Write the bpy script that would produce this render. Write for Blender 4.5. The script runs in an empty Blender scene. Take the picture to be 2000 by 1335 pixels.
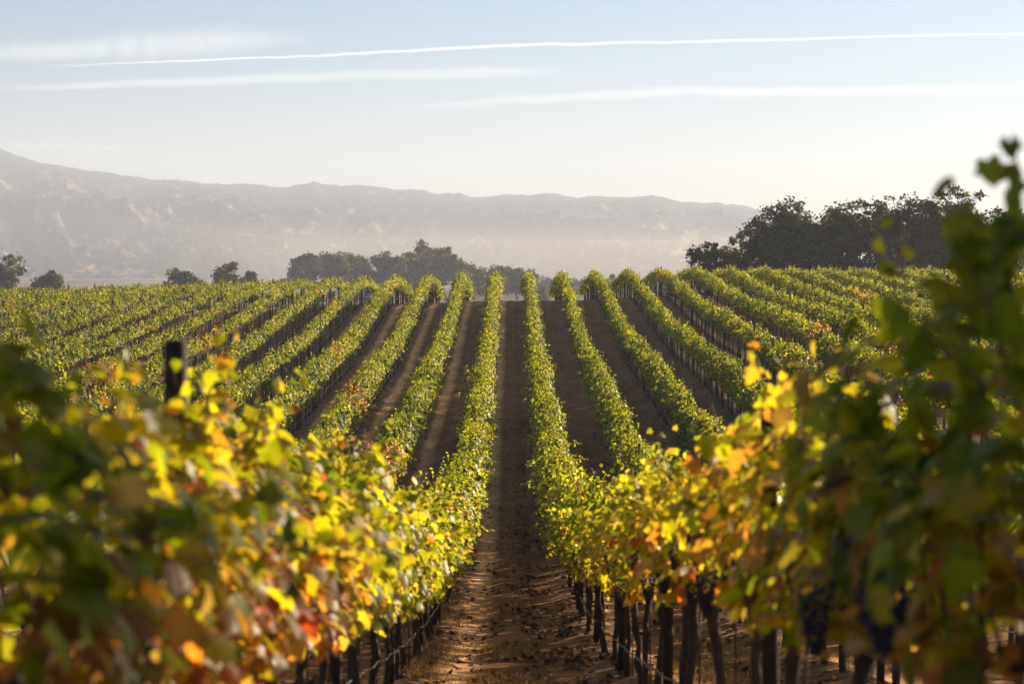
import bpy, math, random
import numpy as np
from mathutils import Vector, Matrix

# ------------------------------------------------------------------ camera, sky, sun, exposure
R = math.radians
scene = bpy.context.scene
COL = scene.collection
F = 3889.0            # focal length in pixels of the 2000 px wide photograph (70 mm on 36 mm)
YH = 520.0            # image row of the true horizon
SUN_AZ, SUN_EL = 44.0, 12.5

cam_d = bpy.data.cameras.new("camera")
cam = bpy.data.objects.new("camera", cam_d)
COL.objects.link(cam)
cam_d.lens = 70.0
cam_d.sensor_width = 36.0
cam_d.clip_start = 0.1
cam_d.clip_end = 60000
cam.location = (0, 0, 0)
cam.rotation_euler = (R(90) - math.atan((667.5 - YH) / F), 0, 0)
cam_d.dof.use_dof = True
cam_d.dof.focus_distance = 62.0
cam_d.dof.aperture_fstop = 2.8
scene.camera = cam

world = bpy.data.worlds.new("World")
scene.world = world
world.use_nodes = True
wn = world.node_tree
wn.nodes.clear()
w_out = wn.nodes.new("ShaderNodeOutputWorld")
w_bg = wn.nodes.new("ShaderNodeBackground")
w_sky = wn.nodes.new("ShaderNodeTexSky")
w_sky.sky_type = 'NISHITA'
w_sky.sun_disc = False
w_sky.sun_elevation = R(SUN_EL)
w_sky.sun_rotation = R(SUN_AZ)
w_sky.air_density = 1.0
w_sky.dust_density = 0.3
w_sky.ozone_density = 3.8
w_bg.inputs["Strength"].default_value = 0.056
w_tint = wn.nodes.new("ShaderNodeMix"); w_tint.data_type = 'RGBA'; w_tint.blend_type = 'MULTIPLY'
w_tint.inputs[0].default_value = 1.0
w_tint.inputs[7].default_value = (1.02, 0.945, 0.97, 1)
wn.links.new(w_sky.outputs[0], w_tint.inputs[6])
wn.links.new(w_tint.outputs[2], w_bg.inputs[0])
wn.links.new(w_bg.outputs[0], w_out.inputs[0])

sun_d = bpy.data.lights.new("sun", 'SUN')
sun_d.energy = 5.0
sun_d.angle = R(0.5)
sun_d.color = (1.0, 0.82, 0.58)
sun = bpy.data.objects.new("sun", sun_d)
COL.objects.link(sun)
S_DIR = Vector((math.sin(R(SUN_AZ)) * math.cos(R(SUN_EL)), math.cos(R(SUN_AZ)) * math.cos(R(SUN_EL)), math.sin(R(SUN_EL))))
sun.rotation_euler = S_DIR.to_track_quat('Z', 'Y').to_euler()
sun.location = S_DIR * 50

scene.view_settings.view_transform = 'Standard'
scene.view_settings.look = 'None'
scene.view_settings.gamma = 1.0
scene.view_settings.exposure = 1.29
scene.cycles.max_bounces = 7
scene.cycles.diffuse_bounces = 3
scene.cycles.glossy_bounces = 2
scene.cycles.transmission_bounces = 4
scene.cycles.transparent_max_bounces = 10
scene.cycles.volume_bounces = 1
scene.cycles.use_denoising = True

HAZE_DENSITY = 0.00026

# ------------------------------------------------------------------ helpers
rng = np.random.default_rng(7)
random.seed(7)


def tag(o, label=None, cat=None, group=None, kind=None):
    if label: o["label"] = label
    if cat: o["category"] = cat
    if group: o["group"] = group
    if kind: o["kind"] = kind
    return o


def link(name, data, parent=None, loc=None):
    o = bpy.data.objects.new(name, data)
    COL.objects.link(o)
    if parent is not None: o.parent = parent
    if loc is not None: o.location = loc
    return o


class MB:
    """Collects vertices, faces (any size), colours and material indices; builds one mesh."""
    def __init__(self):
        self.v, self.c, self.f, self.n = [], [], [], 0

    def add(self, verts, faces, col=None, mat=0):
        """faces: list of (k,m) int arrays, one per face size"""
        verts = np.asarray(verts, float).reshape(-1, 3)
        if isinstance(faces, np.ndarray): faces = [faces]
        for fa in faces:
            fa = np.asarray(fa, int)
            if fa.size: self.f.append((fa + self.n, mat))
        self.v.append(verts)
        c = np.ones((len(verts), 4))
        if col is not None: c[:, :3] = col
        self.c.append(c)
        self.n += len(verts)

    def mesh(self, name, mats, smooth=True):
        me = bpy.data.meshes.new(name)
        v = np.concatenate(self.v); c = np.concatenate(self.c)
        tot = np.concatenate([np.full(len(f), f.shape[1]) for f, m in self.f])
        idx = np.concatenate([f.ravel() for f, m in self.f])
        mi = np.concatenate([np.full(len(f), m) for f, m in self.f])
        me.vertices.add(len(v)); me.vertices.foreach_set("co", v.ravel().astype(np.float32))
        me.loops.add(len(idx)); me.loops.foreach_set("vertex_index", idx.astype(np.int32))
        me.polygons.add(len(tot))
        start = np.zeros(len(tot), np.int32); start[1:] = np.cumsum(tot)[:-1]
        me.polygons.foreach_set("loop_start", start)
        me.polygons.foreach_set("material_index", mi.astype(np.int32))
        me.update(calc_edges=True)
        a = me.color_attributes.new("Col", 'FLOAT_COLOR', 'POINT')
        a.data.foreach_set("color", c.ravel().astype(np.float32))
        if not smooth:
            me.polygons.foreach_set("use_smooth", np.zeros(len(tot), bool))
        else:
            me.polygons.foreach_set("use_smooth", np.ones(len(tot), bool))
        for m in (mats if isinstance(mats, (list, tuple)) else [mats]): me.materials.append(m)
        return me

    def tube(self, pts, rad, sides=6, col=None, mat=0, cap=True):
        pts = np.asarray(pts, float); n = len(pts)
        rad = np.broadcast_to(np.asarray(rad, float), (n,))
        t = np.gradient(pts, axis=0)
        t /= np.linalg.norm(t, axis=1, keepdims=True) + 1e-9
        ref = np.where(np.abs(t[:, 2:3]) > .9, np.array([[1., 0, 0]]), np.array([[0, 0, 1.]]))
        a = np.cross(t, ref); a /= np.linalg.norm(a, axis=1, keepdims=True) + 1e-9
        b = np.cross(t, a)
        ang = np.arange(sides) * 2 * np.pi / sides
        ring = pts[:, None] + rad[:, None, None] * (np.cos(ang)[None, :, None] * a[:, None] + np.sin(ang)[None, :, None] * b[:, None])
        i = np.arange(n - 1)[:, None] * sides; j = np.arange(sides)[None]
        j2 = (j + 1) % sides
        q = np.stack([i + j, i + j2, i + sides + j2, i + sides + j], -1).reshape(-1, 4)
        fs = [q]
        if cap:
            fs.append(np.array([np.arange(sides)[::-1], (n - 1) * sides + np.arange(sides)]))
        self.add(ring.reshape(-1, 3), fs, col, mat)

    def box(self, lo, hi, col=None, mat=0, bev=0.0):
        (x0, y0, z0), (x1, y1, z1) = lo, hi
        v = [(x0, y0, z0), (x1, y0, z0), (x1, y1, z0), (x0, y1, z0), (x0, y0, z1), (x1, y0, z1), (x1, y1, z1), (x0, y1, z1)]
        f = np.array([(3, 2, 1, 0), (4, 5, 6, 7), (0, 1, 5, 4), (1, 2, 6, 5), (2, 3, 7, 6), (3, 0, 4, 7)])
        self.add(v, f, col, mat)


def hash01(i, j, seed):
    h = (i * 374761393 + j * 668265263 + seed * 1442695041) & 0xFFFFFFFF
    h = ((h ^ (h >> 13)) * 1274126177) & 0xFFFFFFFF
    return ((h ^ (h >> 16)) & 0xFFFFFF) / float(0xFFFFFF)


def vnoise(x, y, seed=0):
    x = np.asarray(x, float); y = np.asarray(y, float)
    i = np.floor(x).astype(np.int64); j = np.floor(y).astype(np.int64)
    u = x - i; w = y - j
    u = u * u * u * (u * (6 * u - 15) + 10); w = w * w * w * (w * (6 * w - 15) + 10)
    a = hash01(i, j, seed); b = hash01(i + 1, j, seed); c = hash01(i, j + 1, seed); d = hash01(i + 1, j + 1, seed)
    return (a * (1 - u) + b * u) * (1 - w) + (c * (1 - u) + d * u) * w


def fbm(x, y, seed=0, octv=4, gain=.5, ridged=False):
    s = 0; a = 1; tot = 0
    for k in range(octv):
        n = vnoise(x * 2 ** k, y * 2 ** k, seed + 17 * k)
        if ridged: n = 1 - np.abs(2 * n - 1)
        s = s + a * n; tot += a; a *= gain
    return s / tot


def smooth(a, b, x):
    t = np.clip((np.asarray(x, float) - a) / (b - a), 0, 1)
    return t * t * (3 - 2 * t)


def pix(x, y, D):
    """photograph pixel -> point at distance D along the view axis (level camera axis)"""
    return Vector(((x - 1000) * D / F, D, -(y - YH) * D / F))


# ------------------------------------------------------------------ terrain
_pd = np.array([-40, -8, 0, 4.7, 9, 11.7, 15, 21.2, 29, 36, 47, 55, 62, 78, 90, 104, 115, 125, 133, 139, 144, 150, 156, 163, 172, 200, 300, 450, 700, 1200, 4000.])
_pz = np.array([0.6, -0.85, -1.5, -2.05, -2.55, -2.97, -3.5, -4.45, -5.5, -6.2, -6.95, -7.15, -7.1, -6.45, -5.9, -5.45, -4.6, -3.65, -2.95, -2.55, -2.45, -2.6, -2.95, -3.5, -4.3, -6.3, -9, -10, -11.5, -13, -13.])
_dd = np.arange(-40, 4000, 0.5)
_zz = np.interp(_dd, _pd, _pz)
_k = np.exp(-0.5 * (np.arange(-12, 13) / 4.0) ** 2); _k /= _k.sum()
_zz = np.concatenate([_zz[:12], np.convolve(_zz, _k, 'valid'), _zz[-12:]])
ROW = 2.4
ROWS_END = 166.0


def ground_z(x, y):
    x = np.asarray(x, float); y = np.asarray(y, float)
    z = np.interp(y, _dd, _zz)
    near = 1 - smooth(170, 260, y)
    w = smooth(35, 60, y) * (1 - .78 * smooth(95, 140, y))
    z = z + near * 1.6 * smooth(3, 14, x) * w
    z = z - near * .28 * smooth(1, 9, -x) * smooth(110, 140, y)
    z = z - near * .8 * smooth(5, 37, -x) * smooth(90, 140, y)
    z = z + (fbm(x / 14, y / 14, 5, 2) - .5) * .35 * smooth(6, 14, np.abs(x)) * near
    z = z + (fbm(x / 160, y / 160, 9, 3) - .5) * 5 * smooth(260, 500, y)
    return z


def rowed(x, y):
    """berm under the vines, shallow wheel tracks in the alleys"""
    m = (1 - smooth(ROWS_END - 2, ROWS_END + 4, y))
    ph = (np.asarray(x) / ROW) % 1.0          # 0.5 = under a vine row, 0 = alley centre
    d = np.abs(ph - .5)
    return m * (0.09 * np.exp(-(d / .12) ** 2) - 0.035 * np.exp(-((d - .28) / .06) ** 2))


def gz(x, y):
    return float(ground_z(x, y) + rowed(x, y))


# ------------------------------------------------------------------ materials
def new_mat(name):
    m = bpy.data.materials.new(name); m.use_nodes = True
    nt = m.node_tree; nt.nodes.clear()
    out = nt.nodes.new("ShaderNodeOutputMaterial")
    return m, nt, out


def N(nt, typ, **kw):
    n = nt.nodes.new(typ)
    for k, v in kw.items():
        if k in n.inputs.keys() if hasattr(n.inputs, 'keys') else False: n.inputs[k].default_value = v
        else: setattr(n, k, v)
    return n


def noise(nt, vec, scale, detail=3.0, rough=.55):
    n = nt.nodes.new("ShaderNodeTexNoise")
    n.inputs["Scale"].default_value = scale; n.inputs["Detail"].default_value = detail; n.inputs["Roughness"].default_value = rough
    if vec is not None: nt.links.new(vec, n.inputs["Vector"])
    return n.outputs["Fac"]


def ramp(nt, fac, stops):
    r = nt.nodes.new("ShaderNodeValToRGB")
    e = r.color_ramp.elements
    while len(e) < len(stops): e.new(.5)
    for k, (p, c) in enumerate(stops):
        e[k].position = p; e[k].color = (*c, 1) if len(c) == 3 else c
    nt.links.new(fac, r.inputs[0])
    return r.outputs[0]


def mix(nt, fac, a, b, blend='MIX'):
    n = nt.nodes.new("ShaderNodeMix"); n.data_type = 'RGBA'; n.blend_type = blend
    for s, v in ((0, fac), (6, a), (7, b)):
        if isinstance(v, bpy.types.NodeSocket): nt.links.new(v, n.inputs[s])
        elif isinstance(v, (int, float)): n.inputs[s].default_value = v
        else: n.inputs[s].default_value = (*v, 1)
    return n.outputs[2]


def math_n(nt, op, a, b=None, clamp=False):
    n = nt.nodes.new("ShaderNodeMath"); n.operation = op; n.use_clamp = clamp
    for s, v in ((0, a), (1, b)):
        if v is None: continue
        if isinstance(v, bpy.types.NodeSocket): nt.links.new(v, n.inputs[s])
        else: n.inputs[s].default_value = v
    return n.outputs[0]


def leaf_material(name, trans=.45, gloss=.35, rough=.42, tcol=(1.9, 1.75, .55), dark_back=True):
    m, nt, out = new_mat(name)
    at = nt.nodes.new("ShaderNodeAttribute"); at.attribute_name = "Col"
    tc = nt.nodes.new("ShaderNodeTexCoord")
    n1 = noise(nt, tc.outputs["Object"], 22.0, 2)
    var = ramp(nt, n1, [(.3, (.72, .72, .72)), (.7, (1.2, 1.2, 1.2))])
    base = mix(nt, 1.0, at.outputs["Color"], var, 'MULTIPLY')
    p = nt.nodes.new("ShaderNodeBsdfPrincipled")
    nt.links.new(base, p.inputs["Base Color"])
    p.inputs["Roughness"].default_value = rough
    p.inputs["Specular IOR Level"].default_value = gloss
    t = nt.nodes.new("ShaderNodeBsdfTranslucent")
    nt.links.new(mix(nt, 1.0, base, tcol, 'MULTIPLY'), t.inputs["Color"])
    mx = nt.nodes.new("ShaderNodeMixShader"); mx.inputs[0].default_value = trans
    nt.links.new(p.outputs[0], mx.inputs[1]); nt.links.new(t.outputs[0], mx.inputs[2])
    nt.links.new(mx.outputs[0], out.inputs[0])
    return m


def bark_material(name, c0, c1, scale=30.0, bump=.6):
    m, nt, out = new_mat(name)
    tc = nt.nodes.new("ShaderNodeTexCoord")
    mp = nt.nodes.new("ShaderNodeMapping"); mp.inputs["Scale"].default_value = (1, 1, .22)
    nt.links.new(tc.outputs["Object"], mp.inputs[0])
    n1 = noise(nt, mp.outputs[0], scale, 5, .65)
    p = nt.nodes.new("ShaderNodeBsdfPrincipled")
    nt.links.new(ramp(nt, n1, [(.3, c0), (.72, c1)]), p.inputs["Base Color"])
    p.inputs["Roughness"].default_value = .85
    b = nt.nodes.new("ShaderNodeBump"); b.inputs["Strength"].default_value = bump; b.inputs["Distance"].default_value = .02
    nt.links.new(n1, b.inputs["Height"]); nt.links.new(b.outputs[0], p.inputs["Normal"])
    nt.links.new(p.outputs[0], out.inputs[0])
    return m


def simple_material(name, c0, c1, rough=.6, scale=12.0, spec=.3):
    m, nt, out = new_mat(name)
    tc = nt.nodes.new("ShaderNodeTexCoord")
    n1 = noise(nt, tc.outputs["Object"], scale, 3)
    p = nt.nodes.new("ShaderNodeBsdfPrincipled")
    nt.links.new(ramp(nt, n1, [(.3, c0), (.7, c1)]), p.inputs["Base Color"])
    p.inputs["Roughness"].default_value = rough
    p.inputs["Specular IOR Level"].default_value = spec
    nt.links.new(p.outputs[0], out.inputs[0])
    return m


M_VINE = leaf_material("vine_leaf", .58, .26, .46, (2.3, 2.05, .5))
M_OAK = leaf_material("oak_leaf", .30, .06, .7, (1.9, 1.7, .5))
M_TRUNK = bark_material("vine_bark", (.025, .017, .012), (.095, .062, .043), 40)
M_OAKBARK = bark_material("oak_bark", (.03, .024, .02), (.10, .08, .065), 6)
M_POST = bark_material("weathered_stake", (.018, .011, .008), (.048, .028, .02), 26, .3)
M_STAKE = simple_material("rusty_rod", (.05, .028, .018), (.12, .07, .045), .6)
M_GRAPE = simple_material("grape_skin", (.006, .008, .022), (.03, .036, .075), .5, 60, .4)
M_TIE = simple_material("green_tape", (.01, .20, .10), (.02, .32, .17), .45)
M_HOSE = simple_material("pale_hose", (.16, .155, .15), (.28, .27, .26), .5, 3)
M_HOSE_DARK = simple_material("dark_hose", (.05, .048, .045), (.12, .115, .11), .45, 3)
M_SHOOT = simple_material("shoot_bark", (.16, .08, .035), (.25, .15, .06), .7)
M_DRY = leaf_material("dry_litter", .3, .1, .8, (1.3, 1.1, .7))
M_STEEL = simple_material("galvanised_steel", (.2, .2, .2), (.35, .35, .36), .5)
M_STONE = simple_material("pale_stone", (.2, .17, .14), (.36, .32, .27), .9)


def ground_material():
    m, nt, out = new_mat("vineyard_soil")
    g = nt.nodes.new("ShaderNodeNewGeometry")
    sep = nt.nodes.new("ShaderNodeSeparateXYZ"); nt.links.new(g.outputs["Position"], sep.inputs[0])
    pos = g.outputs["Position"]
    mp = nt.nodes.new("ShaderNodeMapping"); mp.inputs["Scale"].default_value = (1.0, .35, 1); nt.links.new(pos, mp.inputs[0])
    mq = nt.nodes.new("ShaderNodeMapping"); mq.inputs["Scale"].default_value = (.85, 1.25, 1); nt.links.new(pos, mq.inputs[0])
    wob = noise(nt, pos, .5, 2)
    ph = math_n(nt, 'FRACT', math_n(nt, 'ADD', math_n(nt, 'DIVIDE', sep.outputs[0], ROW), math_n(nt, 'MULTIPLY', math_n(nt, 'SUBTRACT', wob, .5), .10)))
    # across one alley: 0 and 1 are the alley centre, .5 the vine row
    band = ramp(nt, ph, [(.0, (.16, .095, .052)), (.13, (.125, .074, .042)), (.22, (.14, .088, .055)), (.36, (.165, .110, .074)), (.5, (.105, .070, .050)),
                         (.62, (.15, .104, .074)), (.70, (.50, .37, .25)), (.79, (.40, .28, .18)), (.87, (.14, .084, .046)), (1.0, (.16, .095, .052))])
    big = noise(nt, mp.outputs[0], 1.3, 4)
    col = mix(nt, 1.0, band, ramp(nt, big, [(.3, (.8, .78, .74)), (.7, (1.5, 1.44, 1.36))]), 'MULTIPLY')
    fine = noise(nt, mq.outputs[0], 7.0, 5, .7)
    col = mix(nt, 1.0, col, ramp(nt, fine, [(.32, (.45, .43, .42)), (.5, (1.0, 1.0, 1.0)), (.72, (1.35, 1.32, 1.28))]), 'MULTIPLY')
    # dry golden grass patches
    gr = noise(nt, mp.outputs[0], .8, 4)
    col = mix(nt, ramp(nt, gr, [(.52, (0, 0, 0)), (.72, (.55, .55, .55))]), col, (.21, .14, .06))
    # valley floor beyond the vineyard
    far = math_n(nt, 'MULTIPLY', math_n(nt, 'SUBTRACT', sep.outputs[1], ROWS_END + 4), .05, True)
    vn = noise(nt, pos, .012, 5)
    valley = ramp(nt, vn, [(.42, (.05, .06, .03)), (.52, (.16, .13, .07)), (.65, (.36, .27, .15))])
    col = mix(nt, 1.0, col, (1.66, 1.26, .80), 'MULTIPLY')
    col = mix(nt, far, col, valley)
    p = nt.nodes.new("ShaderNodeBsdfPrincipled"); p.inputs["Roughness"].default_value = .95; p.inputs["Specular IOR Level"].default_value = .1
    nt.links.new(col, p.inputs["Base Color"])
    b = nt.nodes.new("ShaderNodeBump"); b.inputs["Strength"].default_value = .6; b.inputs["Distance"].default_value = .05
    hgt = math_n(nt, 'ADD', fine, math_n(nt, 'MULTIPLY', noise(nt, mq.outputs[0], 2.2, 3), 1.5))
    nt.links.new(hgt, b.inputs["Height"]); nt.links.new(b.outputs[0], p.inputs["Normal"])
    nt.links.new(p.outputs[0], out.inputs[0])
    return m


def hill_material():
    m, nt, out = new_mat("hill_woodland")
    at = nt.nodes.new("ShaderNodeAttribute"); at.attribute_name = "Col"
    g = nt.nodes.new("ShaderNodeNewGeometry"); pos = g.outputs["Position"]
    n1 = noise(nt, pos, .035, 5, .7)
    col = mix(nt, 1.0, at.outputs["Color"], ramp(nt, n1, [(.35, (.6, .6, .6)), (.65, (1.3, 1.3, 1.3))]), 'MULTIPLY')
    p = nt.nodes.new("ShaderNodeBsdfPrincipled"); p.inputs["Roughness"].default_value = 1; p.inputs["Specular IOR Level"].default_value = 0
    nt.links.new(col, p.inputs["Base Color"])
    b = nt.nodes.new("ShaderNodeBump"); b.inputs["Strength"].default_value = .5; b.inputs["Distance"].default_value = 6
    nt.links.new(noise(nt, pos, .08, 4, .7), b.inputs["Height"]); nt.links.new(b.outputs[0], p.inputs["Normal"])
    nt.links.new(p.outputs[0], out.inputs[0])
    return m


def grid_faces(nx, ny):
    i = np.arange(nx - 1)[:, None]; j = np.arange(ny - 1)[None]
    a = i * ny + j
    return np.stack([a, a + ny, a + ny + 1, a + 1], -1).reshape(-1, 4)


# ------------------------------------------------------------------ ground and hills
def build_ground():
    xs = np.arange(-50, 50.01, .3)
    tail = 50 + np.cumsum(np.geomspace(.5, 220, 38)); tail = tail * 1.0
    xs = np.concatenate([-tail[::-1], xs, tail])
    ys = np.concatenate([-30 - np.cumsum(np.geomspace(1, 6, 8))[::-1] + 0, np.arange(-30, 178, .5)])
    t2 = 178 + np.cumsum(np.geomspace(.8, 190, 56))
    ys = np.concatenate([ys, t2])
    X, Y = np.meshgrid(xs, ys, indexing='ij')
    Z = ground_z(X, Y) + rowed(X, Y)
    nearm = smooth(60, 40, np.abs(X)) if False else (np.abs(X) < 50)
    Z = Z + (fbm(X / .5, Y / .8, 21, 3) - .5) * .05 * nearm
    b = MB(); b.add(np.stack([X, Y, Z], -1).reshape(-1, 3), grid_faces(len(xs), len(ys)))
    o = link("ground", b.mesh("ground", ground_material()))
    tag(o, kind="structure")
    return xs[0], xs[-1], ys[0], ys[-1]


GX0, GX1, GY0, GY1 = build_ground()
RIDGE = 4000.0
_rx = np.array([-900, -500, -200, 0, 18, 80, 130, 200, 300, 400, 480, 560, 610, 660, 700, 760, 830, 850, 900, 930, 985, 1030, 1060, 1130, 1200, 1270, 1340, 1400, 1440, 1490, 1600, 1800, 2000, 2300, 2800.])
_ry = np.array([350, 300, 285, 292, 296, 318, 329, 336, 350, 358, 361, 366, 359, 363, 362, 368, 372, 378, 377, 386, 380, 382, 377, 386, 385, 382, 395, 398, 401, 412, 428, 448, 460, 470, 480.])


def build_hills():
    th = np.linspace(-900, 2800, 620); u = np.concatenate([np.linspace(0, 1, 150), np.linspace(1.02, 1.35, 12)])
    T, U = np.meshgrid(th, u, indexing='ij')
    y0 = 1900.0
    Yd = y0 + (RIDGE - y0) * U
    A = (YH - np.interp(T, _rx, _ry)) / F
    rough = (fbm(T / 34, U * 0, 3, 4) - .5) * 7 / F + np.maximum(0, fbm(T / 5, U * 0 + 3.3, 8, 2) - .55) * 9 / F
    top = (A + rough) * RIDGE
    Uc = np.minimum(U, 1)
    warp = (fbm(T / 260, Uc * 3, 31, 3) - .5)
    spur = fbm(T / 150 + Uc * 1.6 + warp * 2, Uc * 1.4 + warp, 41, 5, .52, True)
    fine = fbm(T / 30 + Uc * 3, Uc * 10, 51, 5, .55, True)
    g = .70 * Uc ** 1.25 + .30 * smooth(.30, .52, Uc + warp * .35) * .55 + .30 * .45 * Uc ** 2
    g = g + ((spur - .55) * .32 + (fine - .55) * .13) * np.sin(np.pi * np.clip(Uc, 0, 1) ** 1.1) ** .9
    g = np.minimum(g, .05 + .95 * Uc ** .55)
    g = np.where(U > 1, 1 - (U - 1) * 1.6, np.where(U >= 1, 1, g))
    Z = -14 + (top + 14) * g
    X = (T - 1000) * Yd / F
    gold = fbm(T / 34 + warp * 4 + Uc * 5, Uc * 26 + warp * 3, 61, 4)
    big = fbm(T / 260, Uc * 3, 71, 2)
    k = smooth(.685, .715, gold * .80 + big * .26 - .06 * smooth(.6, 1, Uc))[..., None]
    gr = fbm(T / 12, Uc * 50, 81, 3)[..., None]
    wood = np.array([.018, .034, .024]) + gr * np.array([.055, .060, .040]) * smooth(.3, .7, gr)
    dry = np.array([.36, .24, .13]) * (.75 + .5 * gr)
    c = wood * (1 - k) + dry * k
    b = MB(); b.add(np.stack([X, Yd, Z], -1).reshape(-1, 3), grid_faces(len(th), len(u)), c.reshape(-1, 3))
    o = link("hills", b.mesh("hills", hill_material()))
    tag(o, kind="structure")
    return float(Z.max())


HILL_TOP = build_hills()

# ------------------------------------------------------------------ leaves
_lo = [(0, .06), (.16, -.10), (.40, -.03), (.36, .15), (.55, .36), (.34, .43), (.27, .62), (0, .95)]
LOBED = np.array([(0, .30)] + _lo + [(-x, y) for x, y in _lo[1:-1][::-1]])
LOBED = np.c_[LOBED, -.30 * np.abs(LOBED[:, 0]) ** 1.3 - .22 * (LOBED[:, 1] - .3) ** 2]
_nl = len(LOBED) - 1
LOBED_F = np.array([(0, 1 + k, 1 + (k + 1) % _nl) for k in range(_nl)])[:, ::-1]
SIX = np.array([(0, 0, 0), (.42, .0, -.14), (.50, .5, -.2), (0, .95, -.06), (-.50, .5, -.2), (-.42, .0, -.14)], float)
SIX_F = np.array([(0, 1, 2, 3), (0, 3, 4, 5)])
OAKQ = np.array([(-.5, 0, 0), (.5, .1, .0), (.42, .9, -.12), (-.35, 1.0, .08)], float)
OAKQ_F = np.array([(0, 1, 2, 3)])


def leaves(b, pos, nrm, size, col, templ, tf, r, down=.5, mat=0):
    """scatter one leaf per position; nrm is the leaf's face direction, 'down' how far the tip hangs"""
    n = len(pos)
    nrm = nrm / (np.linalg.norm(nrm, axis=1, keepdims=True) + 1e-9)
    al = r.normal(size=(n, 3)); al[:, 2] -= down * 2
    al -= (al * nrm).sum(1, keepdims=True) * nrm
    al /= np.linalg.norm(al, axis=1, keepdims=True) + 1e-9
    rt = np.cross(al, nrm)
    curl = r.uniform(.4, 2.4, n)
    tz = templ[None, :, 2] * curl[:, None]
    V = pos[:, None] + size[:, None, None] * (templ[None, :, 0:1] * rt[:, None] + (templ[None, :, 1:2] - .3) * al[:, None] + tz[..., None] * nrm[:, None])
    k = len(templ)
    fa = (np.arange(n)[:, None, None] * k + tf[None]).reshape(-1, tf.shape[1])
    b.add(V.reshape(-1, 3), fa, np.repeat(col, k, axis=0), mat)


GREEN = np.array([.140, .180, .012]); GREEN2 = np.array([.062, .095, .009]); LIME = np.array([.32, .325, .018])
YELL = np.array([.46, .37, .035]); ORNG = np.array([.42, .17, .06]); RED = np.array([.28, .05, .03]); BROWN = np.array([.18, .095, .045]); TAN = np.array([.40, .27, .15])
PAL = np.stack([GREEN, GREEN2, LIME, YELL, ORNG, RED, BROWN, TAN])


def leaf_colours(n, probs, r):
    """probs: (n,8) or (8,)"""
    p = np.broadcast_to(np.asarray(probs, float), (n, 8)); p = p / p.sum(1, keepdims=True)
    k = (np.cumsum(p, 1) < r.random((n, 1))).sum(1).clip(0, 7)
    c = PAL[k] * r.uniform(.76, 1.24, (n, 1)) * r.uniform(.9, 1.1, (n, 3))
    mixk = PAL[(np.cumsum(p, 1) < r.random((n, 1))).sum(1).clip(0, 7)]
    t = r.uniform(0, .45, (n, 1))
    return c * (1 - t) + mixk * t


#            green dark lime yell orng red  brwn tan
MIX_GREEN = [.48, .30, .20, .008, .003, .001, .008, .008]
MIX_LIME = [.42, .14, .38, .04, .003, .001, .004, .004]
MIX_TURN = [.26, .12, .22, .20, .08, .04, .06, .03]
MIX_RED = [.22, .12, .14, .14, .16, .10, .10, .03]


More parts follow.
